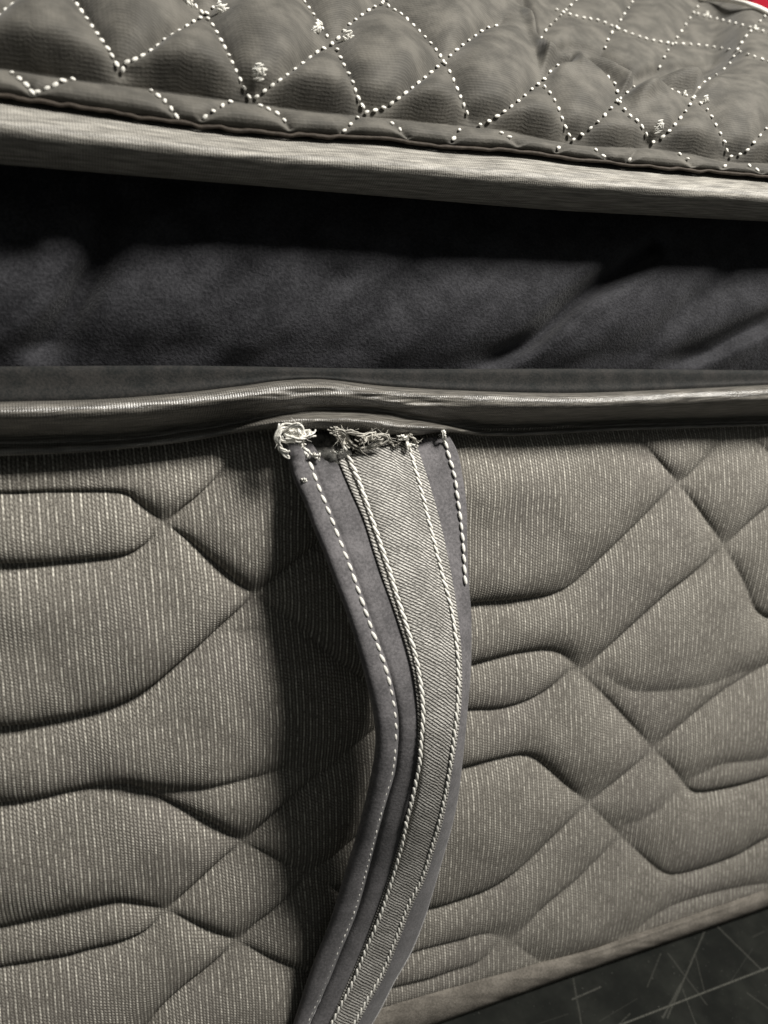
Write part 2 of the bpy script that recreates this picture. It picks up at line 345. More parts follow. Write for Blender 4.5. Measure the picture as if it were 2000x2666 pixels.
# lower edge tape: flat flange, rounded roll, then a thin flange that the strap pushes outward
lift = lambda u: sstep(560, 760, u)*sstep(1290, 1080, u)
def lt_rip(u, v, T): return 0.0005*(vnoise(u/200, v/10, 8)-0.5) + 0.0010*(vnoise(u/60, v/8, 9)-0.5)*lift(u)*sstep(1, 3, T)
hem = loft('tape_hem', [(off(flange_a, -6), 0.0012), (flange_a, -0.0012), (mixr(flange_a, hilite, .5), -0.0016), (off(hilite, -14), -0.0024), (off(hilite, 6), -0.0010)], M_HEM, 5)
ltape = loft('edge_tape', [(off(hilite, -9), -0.0015), (off(hilite, -8), -0.0050), (off(hilite, -3), -0.0098), (off(hilite, 9), -0.0120), (mixr(hilite, rollbot, .30), -0.0126), (mixr(hilite, rollbot, .52), lambda u: -0.0100-0.0025*lift(u)),
      (mixr(hilite, rollbot, .78), lambda u: -0.0045-0.0052*lift(u)), (rollbot, lambda u: -0.0006-0.0072*lift(u)), (mixr(rollbot, flange_d, .5), lambda u: -0.0030-0.0114*lift(u)), (flange_d, lambda u: -0.0030-0.0081*lift(u)), (off(flange_d, -4), lambda u: -0.001-0.003*lift(u))], M_ROLL, 6, extra=lt_rip)
ltape['label'] = 'narrow rolled satin tape between the black band and the side panel'

# quilted side panel
G = [
 [(-420, 1283), (0, 1281), (145, 1278), (309, 1278), (347, 1298), (429, 1363), (487, 1401), (579, 1481), (661, 1548), (694, 1575), (727, 1593), (811, 1659), (883, 1725), (960, 1775), (1100, 1850)],
 [(-420, 1470), (0, 1462), (145, 1457), (265, 1447), (338, 1437), (386, 1409), (429, 1363), (482, 1317), (521, 1286), (579, 1230), (607, 1196), (650, 1160)],
 [(-420, 1905), (0, 1881), (145, 1867), (289, 1833), (386, 1785), (458, 1727), (554, 1645), (661, 1550), (723, 1495), (795, 1437), (870, 1380), (1000, 1300)],
 [(579, 1635), (627, 1628), (704, 1625), (800, 1640)],
 [(-420, 2130), (0, 2085), (96, 2073), (193, 2052), (299, 2037), (347, 2044), (434, 2078), (530, 2126), (632, 2191), (699, 2223), (760, 2255), (842, 2295), (930, 2340), (1050, 2400)],
 [(347, 2040), (482, 2030), (603, 2003), (699, 1988), (790, 1973), (900, 1960)],
 [(1100, 1800), (960, 1907), (877, 1980), (808, 2028), (704, 2122), (632, 2191), (579, 2232), (521, 2285), (434, 2367), (386, 2416), (328, 2442), (241, 2464), (145, 2488), (0, 2514), (-420, 2590)],
 [(-420, 2510), (0, 2411), (96, 2387), (193, 2363), (289, 2343), (338, 2343), (434, 2370), (530, 2411), (617, 2449), (699, 2488), (796, 2527), (900, 2580)],
 [(1050, 2080), (932, 2170), (860, 2232), (801, 2277), (773, 2309), (714, 2364), (669, 2399), (617, 2449), (545, 2512), (482, 2560), (419, 2618), (370, 2680), (250, 2800), (0, 2900)],
 [(700, 2700), (820, 2620), (900, 2560), (1000, 2500)],
 [(1640, 1100), (1663, 1129), (1759, 1249), (1808, 1312), (1885, 1423), (1933, 1510), (1971, 1592), (2040, 1603), (2300, 1540)],
 [(1050, 1590), (1224, 1568), (1345, 1558), (1431, 1546), (1489, 1519), (1562, 1452), (1658, 1360), (1745, 1274), (1788, 1243), (1841, 1192), (1885, 1148), (1915, 1110)],
 [(1050, 1770), (1229, 1727), (1345, 1698), (1431, 1691), (1475, 1712), (1513, 1751), (1586, 1823), (1640, 1882), (1682, 1929), (1750, 2001), (1788, 2050), (1812, 2061), (1875, 2052), (2000, 2020), (2400, 1890)],
 [(2300, 1080), (2000, 1317), (1938, 1370), (1894, 1413), (1803, 1491), (1730, 1548), (1634, 1635), (1566, 1698), (1513, 1745), (1489, 1741), (1431, 1789), (1369, 1823), (1296, 1843), (1219, 1847), (1100, 1860)],
 [(1560, 1745), (1634, 1785), (1730, 1785), (1851, 1770), (1923, 1746), (2000, 1727), (2300, 1600)],
 [(2150, 1660), (2000, 1727), (1899, 1785), (1827, 1838), (1754, 1900), (1702, 1943), (1692, 1958), (1634, 2006), (1547, 2078), (1513, 2106), (1441, 2175), (1345, 2266), (1272, 2314), (1200, 2341), (1120, 2365), (1000, 2385)],
 [(1050, 2030), (1200, 1996), (1296, 1972), (1369, 1962), (1417, 1991), (1475, 2044), (1533, 2093), (1610, 2170), (1682, 2237), (1726, 2271), (1759, 2276), (1827, 2259), (1923, 2223), (2000, 2179), (2350, 2000)],
 [(1634, 2141), (1682, 2112), (1754, 2054)],
 [(2300, 1880), (2000, 1958), (1875, 1972), (1817, 2001), (1779, 2030)],
 [(1612, 2178), (1562, 2228), (1499, 2290), (1417, 2358), (1345, 2435), (1330, 2452)],
 [(950, 2520), (1100, 2472), (1200, 2447), (1248, 2433), (1287, 2433), (1330, 2452), (1369, 2478), (1410, 2508)],
 [(900, 2600), (1100, 2553), (1181, 2526), (1236, 2510), (1275, 2480), (1296, 2455)],
 [(1640, 2435), (1721, 2372), (1803, 2339), (1899, 2314), (1990, 2300)],
 [(1935, 1105), (1971, 1143), (2010, 1182), (2150, 1340), (2400, 1600)],
]
MINOR = [3, 5, 9, 14, 17, 18]
tops = np.linspace(0, 1, 400)
vtop = flange_d(US)-45; vbot = bseam(US)+6
vbot = np.maximum(vbot, vtop+60)
vv = vtop[None]*(1-tops[:, None]) + vbot[None]*tops[:, None]; uu = np.broadcast_to(US, vv.shape)
edge_lines = [[(u, float(flange_d(u))+4) for u in range(-1100, 3421, 80)], [(u, float(bseam(u))) for u in range(-1100, 3421, 120)]]
dmaj = dist_lines(uu, vv, [g for i, g in enumerate(G) if i not in MINOR] + edge_lines)
dmin = dist_lines(uu, vv, [G[i] for i in MINOR])
pad = lambda d, w: (1-np.exp(-d/w))**0.75
nz = vnoise(uu/190, vv/150, 11)-0.5; nz2 = vnoise(uu/60+5, vv/80, 12)-0.5
amp = 0.0060*(1 - 0.24*sstep(1000, 1500, uu)*sstep(1250, 1700, vv) - 0.15*sstep(1900, 2400, vv)*sstep(1000, 600, uu))
h = amp*1.12*pad_product(uu, vv, [g for i, g in enumerate(G) if i not in MINOR] + edge_lines, 54)*(1-0.42*np.exp(-(dmin/34)**1.2))*(1+0.45*nz) + 0.0007*nz2*(1-np.exp(-dmaj/60))
rec = (0.0032 + 0.0040*sstep(800, 500, uu))*np.exp(-np.maximum(vv-flange_d(uu), 0)/75)
base = PL(uu, vv, np.full(uu.shape, 0.0)); base0 = base.copy(); base = base + rec[..., None]*np.array([0, 1.0, 0])
sag = 0.78
Vp = base + h[..., None]*np.array([0, -1.0, -sag])
uvp = np.stack([base[..., 0], base[..., 2] - 0.3*h], -1)
side = grid_mesh('side_panel', WORLD(Vp), uvp, M_KNIT, matt)
# plain woven binding along the base
def bt_rip(u, v, T): return -0.0007*np.exp(-((T-1.35)/0.22)**2)*sstep(1450, 1600, u)*sstep(2000, 1850, u) + 0.0004*(vnoise(u/140, v/9, 15)-0.5)
loft('base_binding', [(off(bseam, -10), 0.001), (bseam, -0.0012), (mixr(bseam, bedge, .45), -0.0034), (mixr(bseam, bedge, .85), -0.0034), (bedge, -0.0012), (off(bedge, 4), 0.004)], M_BOTTOM, 6, extra=bt_rip)

# ---------------------------------------------------------------- quilted top panel
T_ = [
 [(-60, 95), (18, 30), (45, 12), (75, -15), (110, -60)], [(150, -60), (199, 15), (265, 111), (283, 136), (298, 163), (318, 195)],
 [(318, 195), (325, 172), (356, 158), (386, 142), (431, 108), (452, 96), (500, 63), (530, 45), (567, 12), (600, -20), (650, -70)],
 [(430, -60), (476, -10), (512, 24), (546, 60), (570, 102), (594, 148), (615, 193), (630, 223), (642, 248)],
 [(642, 250), (657, 262), (696, 235), (744, 202), (784, 172), (826, 139), (868, 115), (898, 78), (922, 57), (964, 27), (1005, 5), (1050, -40)],
 [(740, -60), (796, 15), (832, 69), (856, 108), (874, 130), (892, 172), (913, 211), (928, 253), (945, 285)],
 [(950, -40), (1000, 12), (1051, 48), (1115, 112), (1151, 160), (1172, 199), (1196, 256), (1211, 292), (1223, 318)],
 [(945, 298), (1000, 283), (1045, 253), (1102, 208), (1151, 165), (1199, 124), (1241, 93), (1265, 78), (1300, 68)],
 [(1240, 330), (1271, 319), (1338, 274), (1386, 232), (1416, 208), (1440, 181), (1475, 174)],
 [(1410, 223), (1434, 253), (1452, 289), (1467, 329), (1482, 362)], [(1518, 169), (1567, 196), (1597, 223), (1606, 250)],
 [(1482, 368), (1494, 365), (1537, 335), (1579, 295), (1606, 262)], [(1606, 262), (1633, 301), (1657, 319), (1675, 344), (1690, 376)],
 [(1606, 265), (1627, 247), (1657, 223), (1700, 212)],
 [(1690, 376), (1723, 359), (1753, 328), (1784, 289), (1802, 259), (1814, 235), (1844, 205), (1874, 187), (1898, 166), (1916, 133), (1940, 96), (1964, 72), (2000, 35), (2050, 0)],
 [(1715, 225), (1753, 241), (1802, 259), (1838, 289), (1862, 332), (1883, 374), (1892, 410)], [(1892, 412), (1934, 400), (1964, 368), (2000, 328), (2060, 270)],
 [(1404, 105), (1422, 78), (1440, 60), (1476, 24), (1500, 0), (1530, -40)], [(1561, 151), (1573, 127), (1585, 96), (1603, 72), (1621, 42), (1650, 0)],
 [(1440, 25), (1470, 36), (1512, 48), (1561, 57), (1609, 78), (1675, 102), (1723, 112), (1753, 115), (1832, 121), (1916, 135)],
 [(1711, 199), (1717, 175), (1735, 136), (1759, 102), (1784, 66), (1808, 30), (1830, -5)], [(1808, 36), (1826, 42), (1874, 54), (1922, 66), (1964, 78), (2040, 100)],
 [(1916, 135), (1946, 145), (2000, 163), (2060, 185)], [(-200, 40), (-100, 120), (-40, 170)], [(2060, 270), (2100, 330), (2130, 420)],
]
for k in range(7):                     # the same diamonds go on past the frame
    for x0, d in ((2080 + k*190, 1), (-120 - k*190, -1)):
        yb = float(crease(x0))
        if x0 > 2000 or x0 < -60:
            T_.append([(x0, yb), (x0+105*d, yb-105), (x0+200*d, yb-190), (x0+290*d, yb-260)]); T_.append([(x0+190*d, yb), (x0+110*d, yb-115), (x0+50*d, yb-225), (x0, yb-300)])
S_ = [[(24, 190), (66, 223), (87, 249)], [(90, 247), (142, 228), (163, 217), (196, 210)], [(386, 236), (425, 265), (446, 289), (464, 315)], [(526, 314), (567, 286), (603, 267)], [(669, 276), (717, 298), (735, 313), (753, 338)],
      [(889, 350), (916, 322), (935, 304)], [(1012, 320), (1042, 344), (1060, 362)], [(1175, 372), (1187, 348), (1208, 332)], [(1295, 346), (1325, 362), (1344, 380)], [(1446, 398), (1452, 384), (1466, 374)], [(1542, 388), (1567, 410), (1582, 420)],
      [(1630, 426), (1651, 398)], [(1759, 400), (1784, 416), (1799, 434)], [(1877, 440), (1898, 424)], [(1940, 430), (1980, 452)]]
FOLD = [(1335, -14), (1372, 40), (1390, 80), (1400, 115), (1425, 140), (1490, 142), (1560, 156), (1620, 192), (1652, 214), (1700, 201), (1760, 192), (1850, 194), (1910, 175)]
far = lambda u: 0.198*(np.asarray(u, float)-1900) + 14.0
fold_f = curve(FOLD)
def top_base_Y(u, v):
    se, crs, fa = seam(u), crease(u), far(u)
    q = np.clip((se - v)/(se-crs), 0, 1)
    ystrip = -0.0138 - 0.0022*np.sin(q*math.pi*0.6) + 0.0078*q*q
    s = np.clip((crs - v)/(crs-fa), 0, 1.2)
    ymain = -0.0068 - 0.0045*sstep(0, 0.16, s) + 0.012*s + 0.085*s**1.7
    back = sstep(14, -22, v - fold_f(u))*sstep(1325, 1350, u)*sstep(1960, 1840, u)
    ymain = ymain + 0.034*back
    return np.where(v > crs, ystrip, ymain)
CRL = [[(u, float(crease(u))) for u in range(-1100, 3421, 60)]]; SEL = [[(u, float(seam(u))) for u in range(-1100, 3421, 60)]]
NTOP = np.array([0, -0.80, 0.60])
def top_point(u, v):
    d = dist_lines(u, v, T_, 1.25); ds = dist_lines(u, v, S_, 1.3); dc = dist_lines(u, v, CRL, 1.0); df = dist_lines(u, v, [FOLD], 1.2); dse = dist_lines(u, v, SEL)
    strip = v > crease(u)
    s = np.clip((crease(u)-v)/(crease(u)-far(u)), 0, 1.3)
    dd = np.where(strip, np.minimum(np.minimum(ds, dse*1.3), dc*1.3), np.minimum(np.minimum(d, dc*1.1), df*1.2))
    H = np.where(strip, 0.0026, 0.0074 - 0.0016*np.clip(s, 0, 1))
    h = H*np.where(strip, (1-np.exp(-dd/22))**0.8, 1.2*pad_product(u, v, T_ + CRL + [FOLD], 42, 1.2, 0.9)*(1-0.6*sstep(.82, 1.0, s)))*(1+0.35*(vnoise(u/110, v/90, 21)-0.5))
    h = h + np.where(strip, 0, 0.0007*(vnoise(u/45, v/60, 22)-0.5))*(1-np.exp(-dd/30))
    ff = v - fold_f(u); h = h + np.where(strip, 0, (0.0085*np.exp(-((ff-30)/28)**2)*(1-np.exp(-dd/26)) - 0.0060*np.exp(-((ff+8)/15)**2))*sstep(1342, 1372, u)*sstep(1900, 1800, u))
    p = PL(u, v, top_base_Y(u, v))
    return WORLD(p + h[..., None]*np.where(strip[..., None], np.array([0, -0.95, 0.3]), NTOP)), dd
fr_strip = np.linspace(0, 1, 22); fr_main = np.linspace(0.004, 1.0, 130)
sV, cV, fV = seam(US)-2, crease(US), far(US)
vrows = np.concatenate([sV[None]*(1-fr_strip[:, None]) + cV[None]*fr_strip[:, None], cV[None]*(1-fr_main[:, None]) + fV[None]*fr_main[:, None]])
uu = np.broadcast_to(US, vrows.shape)
Vt, _ = top_point(uu, vrows)
rowsB = []                              # the top goes on behind the ridge
for k in range(1, 16):
    f = k/15.0; r = Vt[-1].copy(); r[:, 1] += 0.34*f; r[:, 2] += -0.012*math.sin(min(1, f*2)*math.pi/2) - 0.02*f*f
    r[:, 0] += (r[:, 0]-0.1)*0.25*f; rowsB.append(r)
Vt = np.concatenate([Vt, np.stack(rowsB)], 0)
s = np.concatenate([np.zeros((1, Vt.shape[1])), np.cumsum(np.linalg.norm(np.diff(Vt, axis=0), axis=2), 0)])
top = grid_mesh('top_panel', Vt, np.stack([Vt[..., 0], s], -1), M_QUILT, matt)
# back of the mattress so that it is a closed body
bk = Vt[-1].copy(); rows = [bk.copy(), bk*np.array([1, 1, 0.5]), bk*np.array([1, 1, 0.0])+np.array([0, 0, 0.002])]
grid_mesh('back_panel', np.stack(rows), np.stack([np.stack([r[:, 0], r[:, 2]], -1) for r in rows]), M_KNIT, matt)

# white quilting stitches, one by one
OUT = WDIR(NTOP); XAX = WDIR([1, 0, 0])
def stitch_mesh(name, mat):
    bm = bmesh.new(); bmesh.ops.create_icosphere(bm, subdivisions=2, radius=1.0)
    for v in bm.verts: v.co += Vector((0.06*math.sin(5*v.co.y), 0.08*math.sin(4*v.co.x), 0))
    me = bpy.data.meshes.new(name); bm.to_mesh(me); bm.free(); me.materials.append(mat)
    for p in me.polygons: p.use_smooth = True
    return me
FRONT = WDIR([0, -1, 0])
ME_ST = stitch_mesh('stitch', M_WHITE)
def place(me, name, p, tdir, ndir, r, parent):
    t = Vector(tdir).normalized(); n = Vector(ndir); n = (n - t*n.dot(t)).normalized(); b = t.cross(n)
    o = bpy.data.objects.new(name, me); C.objects.link(o); o.parent = parent
    o.matrix_world = Matrix(((t.x*r[0], b.x*r[1], n.x*r[2], p[0]), (t.y*r[0], b.y*r[1], n.y*r[2], p[1]), (t.z*r[0], b.z*r[1], n.z*r[2], p[2]), (0, 0, 0, 1)))
    return o
cand = []
for l in T_ + S_:
    q = resample(l, 2.0); pts, _ = top_point(q[:, 0], q[:, 1])
    L = np.concatenate([[0], np.cumsum(np.linalg.norm(np.diff(q, axis=0), axis=1))]); pos = 8.0
    while pos < L[-1]-4:
        i = min(len(L)-2, max(0, np.searchsorted(L, pos)-1)); f = (pos-L[i])/(L[i+1]-L[i]+1e-9)
        u_, v_ = q[i]*(1-f) + q[i+1]*f
        fs = float(np.clip((crease(u_)-v_)/(crease(u_)-far(u_)), 0, 1))
        if -15 < u_ < 2015 and -15 < v_ < 475: cand.append((pts[i]*(1-f)+pts[i+1]*f, pts[i+1]-pts[i]))
        pos += (25-8*fs)*random.uniform(.9, 1.1)
cand.sort(key=lambda c: float(np.linalg.norm(c[0]-CAMW)))
for k, (p, t) in enumerate(cand[:300]):
    rr = random.uniform(0.85, 1.12); t = t + np.random.randn(3)*0.22*np.linalg.norm(t)
    place(ME_ST, 'stitch', p + OUT*0.0005 + FRONT*0.0004, t, OUT, (0.00088*rr, 0.00060*rr, 0.00042), top)
if len(cand) > 300:
    bm = bmesh.new()
    for p, t in cand[300:]:
        blob(bm, p + OUT*0.0007, (XAX*0.0009, OUT*0.0006, np.cross(XAX, OUT)*0.0007))
    o = bm_obj('far_stitches', bm, M_WHITE, top); o['kind'] = 'stuff'
for (tu, tv, sc) in ((482, 25, 1.0), (573, 47, 1.05), (814, 99, 1.0), (899, 112, 1.05), (666, 213, 1.05), (1826, 266, .85), (1769, 249, .7), (1702, 340, 1.0), (1958, 74, .6), (1834, 40, .7)):
    bm = bmesh.new(); B = np.cross(XAX, OUT)
    pc, _ = top_point(np.array([tu]), np.array([tv])); pl, _ = top_point(np.array([tu-9.]), np.array([tv])); pr, _ = top_point(np.array([tu+9.]), np.array([tv]))
    ax = pr[0]-pl[0]; ax /= np.linalg.norm(ax); up_ = WDIR([0, -0.45, 0.9]); up_ = up_ - ax*(up_@ax); up_ /= np.linalg.norm(up_); nn = np.cross(ax, up_)
    if nn @ OUT < 0: nn = -nn
    for k in range(9):
        f = (k-4)/4.0; half = (0.0021 - 0.0010*abs(f) + random.uniform(-.0004, .0004))*sc
        d = ax + up_*random.uniform(-.22, .22); q = pc[0] + up_*f*0.0019*sc + ax*random.uniform(-.0006, .0006)*sc + nn*(0.0009+random.uniform(0, .0002)) + FRONT*0.0006
        blob(bm, q, (d*half, up_*0.00034*sc, nn*0.0003), 2)
    for k in range(5):
        d = up_*0.8 + ax*random.uniform(-.8, .8); q = pc[0] + ax*random.uniform(-.0012, .0012)*sc + nn*0.0012 + FRONT*0.0006
        blob(bm, q, (d*0.0014*sc, ax*0.0003*sc, nn*0.00028), 2)
    bm_obj('thread_tack', bm, M_WHITE, top)
q = resample([(1822, -6), (1870, -3), (1920, 4), (1965, 16), (1995, 30), (2030, 52)], 6.0)
bm = bmesh.new(); tube(bm, P(q[:, 0], q[:, 1], top_base_Y(q[:, 0], far(q[:, 0])) - 0.004), 0.0011, 8); bm_obj('rim_highlight', bm, M_WHITE, matt)  # added white tube standing in for the overexposed rim of the rear pad
# scalloped brown seam thread along the upper tape
us2 = np.arange(-1100, 3400, 6.0)
vw = seam(us2) + 7*(vnoise(us2/26, us2*0+.5, 51)-0.5) + 5*(vnoise(us2/75, us2*0+3.5, 52)-0.5)
pts = P(us2, vw - 3, np.full(us2.shape, -0.0150))
bm = bmesh.new(); tube(bm, pts, 0.00050 + 0.00024*(vnoise(us2/20, us2*0+7.5, 53)-0.3), 7); bm_obj('seam_thread', bm, M_SEAM, matt)

# ---------------------------------------------------------------- torn strap
strap = thing('handle_strap', 'torn grey velour strap with twill centre and white stitching, frayed at its top end', 'strap', P(800., 2740., -0.006))
cL = curve([(1100, 716), (1119, 724), (1191, 752), (1245, 768), (1310, 797), (1375, 820), (1441, 848), (1498, 869), (1581, 901), (1677, 932), (1768, 956), (1846, 974), (1894, 981), (1945, 981), (2032, 967), (2137, 942), (2268, 903), (2408, 859), (2530, 811), (2666, 767), (2800, 725)])
cS = curve([(1100, 768), (1151, 784), (1202, 806), (1253, 824), (1332, 856), (1397, 881), (1472, 910), (1569, 944), (1647, 971), (1713, 995), (1786, 1016), (1846, 1027), (1894, 1031), (1932, 1030), (2006, 1022), (2071, 1004), (2163, 980), (2290, 947), (2377, 921), (2469, 883), (2565, 844), (2661, 802), (2800, 745)])
cA = curve([(1100, 852), (1205, 884), (1267, 910), (1354, 948), (1430, 972), (1498, 994), (1575, 1022), (1665, 1052), (1756, 1076), (1822, 1085), (1918, 1088), (1997, 1084), (2076, 1071), (2154, 1050), (2281, 1012), (2382, 977), (2495, 933), (2582, 894), (2666, 857), (2800, 795)])
cCL = curve([(1100, 873), (1158, 896), (1209, 917), (1260, 938), (1314, 957), (1365, 974), (1415, 991), (1480, 1013), (1560, 1037), (1635, 1061), (1701, 1081), (1774, 1095), (1853, 1102), (1918, 1098), (1997, 1091), (2045, 1081), (2119, 1063), (2202, 1046), (2277, 1025), (2386, 989), (2465, 956), (2556, 919), (2657, 868), (2800, 808)])
cCR = curve([(1100, 1046), (1151, 1062), (1213, 1080), (1281, 1098), (1368, 1120), (1441, 1138), (1495, 1152), (1579, 1174), (1688, 1190), (1787, 1194), (1875, 1188), (1945, 1179), (2058, 1161), (2119, 1148), (2211, 1122), (2303, 1091), (2342, 1070), (2451, 1028), (2539, 992), (2609, 953), (2666, 922), (2800, 850)])
cB = curve([(1100, 1063), (1140, 1077), (1202, 1098), (1267, 1119), (1357, 1144), (1466, 1168), (1600, 1190), (1720, 1201), (1822, 1200), (1910, 1191), (2015, 1174), (2119, 1156), (2211, 1130), (2303, 1099), (2342, 1079), (2451, 1036), (2539, 1000), (2609, 961), (2666, 930), (2800, 858)])
cR = curve([(1100, 1150), (1122, 1160), (1169, 1186), (1245, 1203), (1321, 1213), (1399, 1214), (1534, 1219), (1582, 1223), (1679, 1224), (1744, 1222), (1831, 1215), (1980, 1201), (2058, 1192), (2137, 1177), (2224, 1153), (2303, 1130), (2400, 1100), (2486, 1064), (2556, 1024), (2635, 984), (2666, 966), (2800, 890)])
cRS = curve([(1120, 1154), (1169, 1164), (1202, 1174), (1245, 1185), (1296, 1192), (1347, 1199), (1426, 1207), (1484, 1210), (1540, 1214)])
prot0 = curve([(1100, .0050), (1160, .0078), (1230, .0115), (1400, .0190), (1600, .0265), (1800, .0312), (1940, .0318), (2080, .0282), (2300, .0185), (2500, .0115), (2666, .0078), (2800, .0066)])
prot = lambda v: 0.005 + (prot0(v)-0.005)*1.24
def strap_part(name, ca, cb, v0f, v1, nc, yf, mat, n=420, solid=0.0012):
    c = np.linspace(0, 1, nc); v0 = np.array([v0f(x) for x in c]); t = np.linspace(0, 1, n)[:, None]
    v = v0[None]*(1-t) + v1*t; u = ca(v)*(1-c[None]) + cb(v)*c[None]
    Y = -prot(v) + yf(np.broadcast_to(c[None], v.shape), v)
    V = P(u, v, Y)
    dl = np.concatenate([np.zeros((1, nc)), np.cumsum(np.linalg.norm(np.diff(V, axis=0), axis=2), 0)])
    dw = np.concatenate([np.zeros((n, 1)), np.cumsum(np.linalg.norm(np.diff(V, axis=1), axis=2), 1)], 1)
    o = grid_mesh(name, V, np.stack([dw, dl + (v0[None]-1120)/8196.], -1), mat, strap, True, solid)
    return o
rag = lambda x, a, s: a*(vnoise(np.array([x*14.0]), np.array([0.5]), s)[0]-0.5)
# left velour band, split at its stitch line, with the torn notch near the ribbon
def left_top(x): return 1124 + 74*float(sstep(.38, .60, x)) + 12*math.sin(x*9) + rag(x, 26, 31)
def left_Y(c, v):
    stl = (cS(v)-cL(v))/(cA(v)-cL(v)+1e-6)
    k = 0.25 + 0.75*sstep(1650, 1950, v)
    return 0.0022*np.exp(-c/0.05) - k*0.0008*np.sin(np.clip(c/stl, 0, 1)*math.pi) + (0.0004+0.0006*k)*np.exp(-((c-stl)/0.06)**2) - k*0.0005*np.sin(np.clip((c-stl)/(1-stl), 0, 1)*math.pi) + 0.0006*(vnoise(c*3, v/120, 33)-0.5)
lb = strap_part('side_band', cL, lambda v: cA(v)+14, left_top, 2790, 40, left_Y, M_SIDE); lb['label'] = 'wide left velour band of the strap'
# right velour band, turning away towards the mattress
def right_top(x): return 1152 - 18*x + rag(x, 16, 35)
def right_Y(c, v):
    return 0.0004 + 0.0016*c*sstep(1200, 1500, v) + 0.0030*c*c*sstep(1500, 1750, v)
rb = strap_part('side_band', lambda v: cB(v)-14, cR, right_top, 2790, 20, right_Y, M_SIDE); rb['label'] = 'narrow right velour band of the strap'
# twill ribbon on top
def rib_top(x): return 1196 - 50*float(sstep(0, .6, x)) + rag(x, 22, 37)
def rib_Y(c, v): return -0.0011 - 0.0009*np.sin(c*math.pi) + 0.0009*np.exp(-((c-.115)/.05)**2)
rbn = strap_part('twill_ribbon', cA, cB, rib_top, 2790, 36, rib_Y, M_TWILL, solid=0.0009)
# dark torn felt seen in the notch
vv_ = np.linspace(1128, 1236, 26)[:, None]; cc = np.linspace(0, 1, 22)[None]
un = (cS(vv_)-8)*(1-cc) + (cCL(vv_)+10)*cc
grid_mesh('torn_lining', P(un, vv_+0*un, -prot(vv_)+0.0011+0.0022*(vnoise(un/14, vv_/12+0*un, 39)-0.5)), None, M_FELT, strap, True, 0.0006)
# twisted cords along the ribbon edges
NST = lambda v: WDIR([0, -1, 0.0])
def cord(cf, v0, v1, yoff, pitch, r, fade=None):
    bm = bmesh.new(); v = np.arange(v0, v1, 2.0); pts = P(cf(v), v, -prot(v)+yoff)
    L = np.concatenate([[0], np.cumsum(np.linalg.norm(np.diff(pts, axis=0), axis=1))]); s_ = np.arange(0, L[-1], pitch)
    N = Vector(WDIR([0, -1, 0]))
    for k, sx in enumerate(s_):
        p = np.array([np.interp(sx, L, pts[:, j]) for j in range(3)]); p2 = np.array([np.interp(min(sx+.002, L[-1]), L, pts[:, j]) for j in range(3)])
        t = Vector(p2-p)
        if t.length < 1e-6: continue
        t.normalize(); b = t.cross(N).normalized(); n = b.cross(t).normalized()
        a = -0.26 + random.uniform(-.07, .07); tt = t*math.cos(a) + b*math.sin(a); bb = b*math.cos(a) - t*math.sin(a); q = random.uniform(.92, 1.08)
        blob(bm, Vector(p) + n*random.uniform(0, .00015), (tt*pitch*0.68*q, bb*r*q, n*r*0.85), 2)
    return bm_obj('cord', bm, M_WHITE, strap)
c1 = cord(cCL, 1150, 2790, -0.0023, 0.0031, 0.00052); c1['label'] = 'twisted white cord on the left edge of the twill ribbon'
c2 = cord(cCR, 1148, 2790, -0.0021, 0.0029, 0.00047); c2['label'] = 'twisted white cord on the right edge of the twill ribbon'
# running stitches of the two velour bands
def run_stitches(cf, v0, v1, step, parent, yoff, size):
    v = np.arange(v0, v1, 1.0); pts = P(cf(v), v, -prot(v)+yoff(v)); L = np.concatenate([[0], np.cumsum(np.linalg.norm(np.diff(pts, axis=0), axis=1))])
    for sx in np.arange(0.001, L[-1]-.002, step):
        p = np.array([np.interp(sx, L, pts[:, j]) for j in range(3)]); p2 = np.array([np.interp(sx+.002, L, pts[:, j]) for j in range(3)])
        vm = float(np.interp(sx, L, v)); k = size(vm)
        if k <= 0.05: continue
        t = p2-p; t = t/np.linalg.norm(t); t = t + np.cross(t, WDIR([0, -1, 0]))*random.uniform(-.3, -.1)
        q = random.uniform(.9, 1.1)*k
        place(ME_ST, 'stitch', p, t, WDIR([0, -1, 0]), (0.00150*q, 0.00058*q, 0.0005*q), parent)
run_stitches(cS, 1150, 1935, 0.0038, lb, lambda v: np.full(v.shape, -0.0007), lambda v: 1.0 if v < 1790 else 0.8)
run_stitches(cS, 1950, 2760, 0.0029, lb, lambda v: np.full(v.shape, -0.0007), lambda v: random.choice([0.72, 0.5, 0.55, 0.42, 0.62]))
run_stitches(cRS, 1124, 1545, 0.0036, rb, lambda v: np.full(v.shape, -0.0009)+0.0014*sstep(1200, 1500, v), lambda v: 1.0)
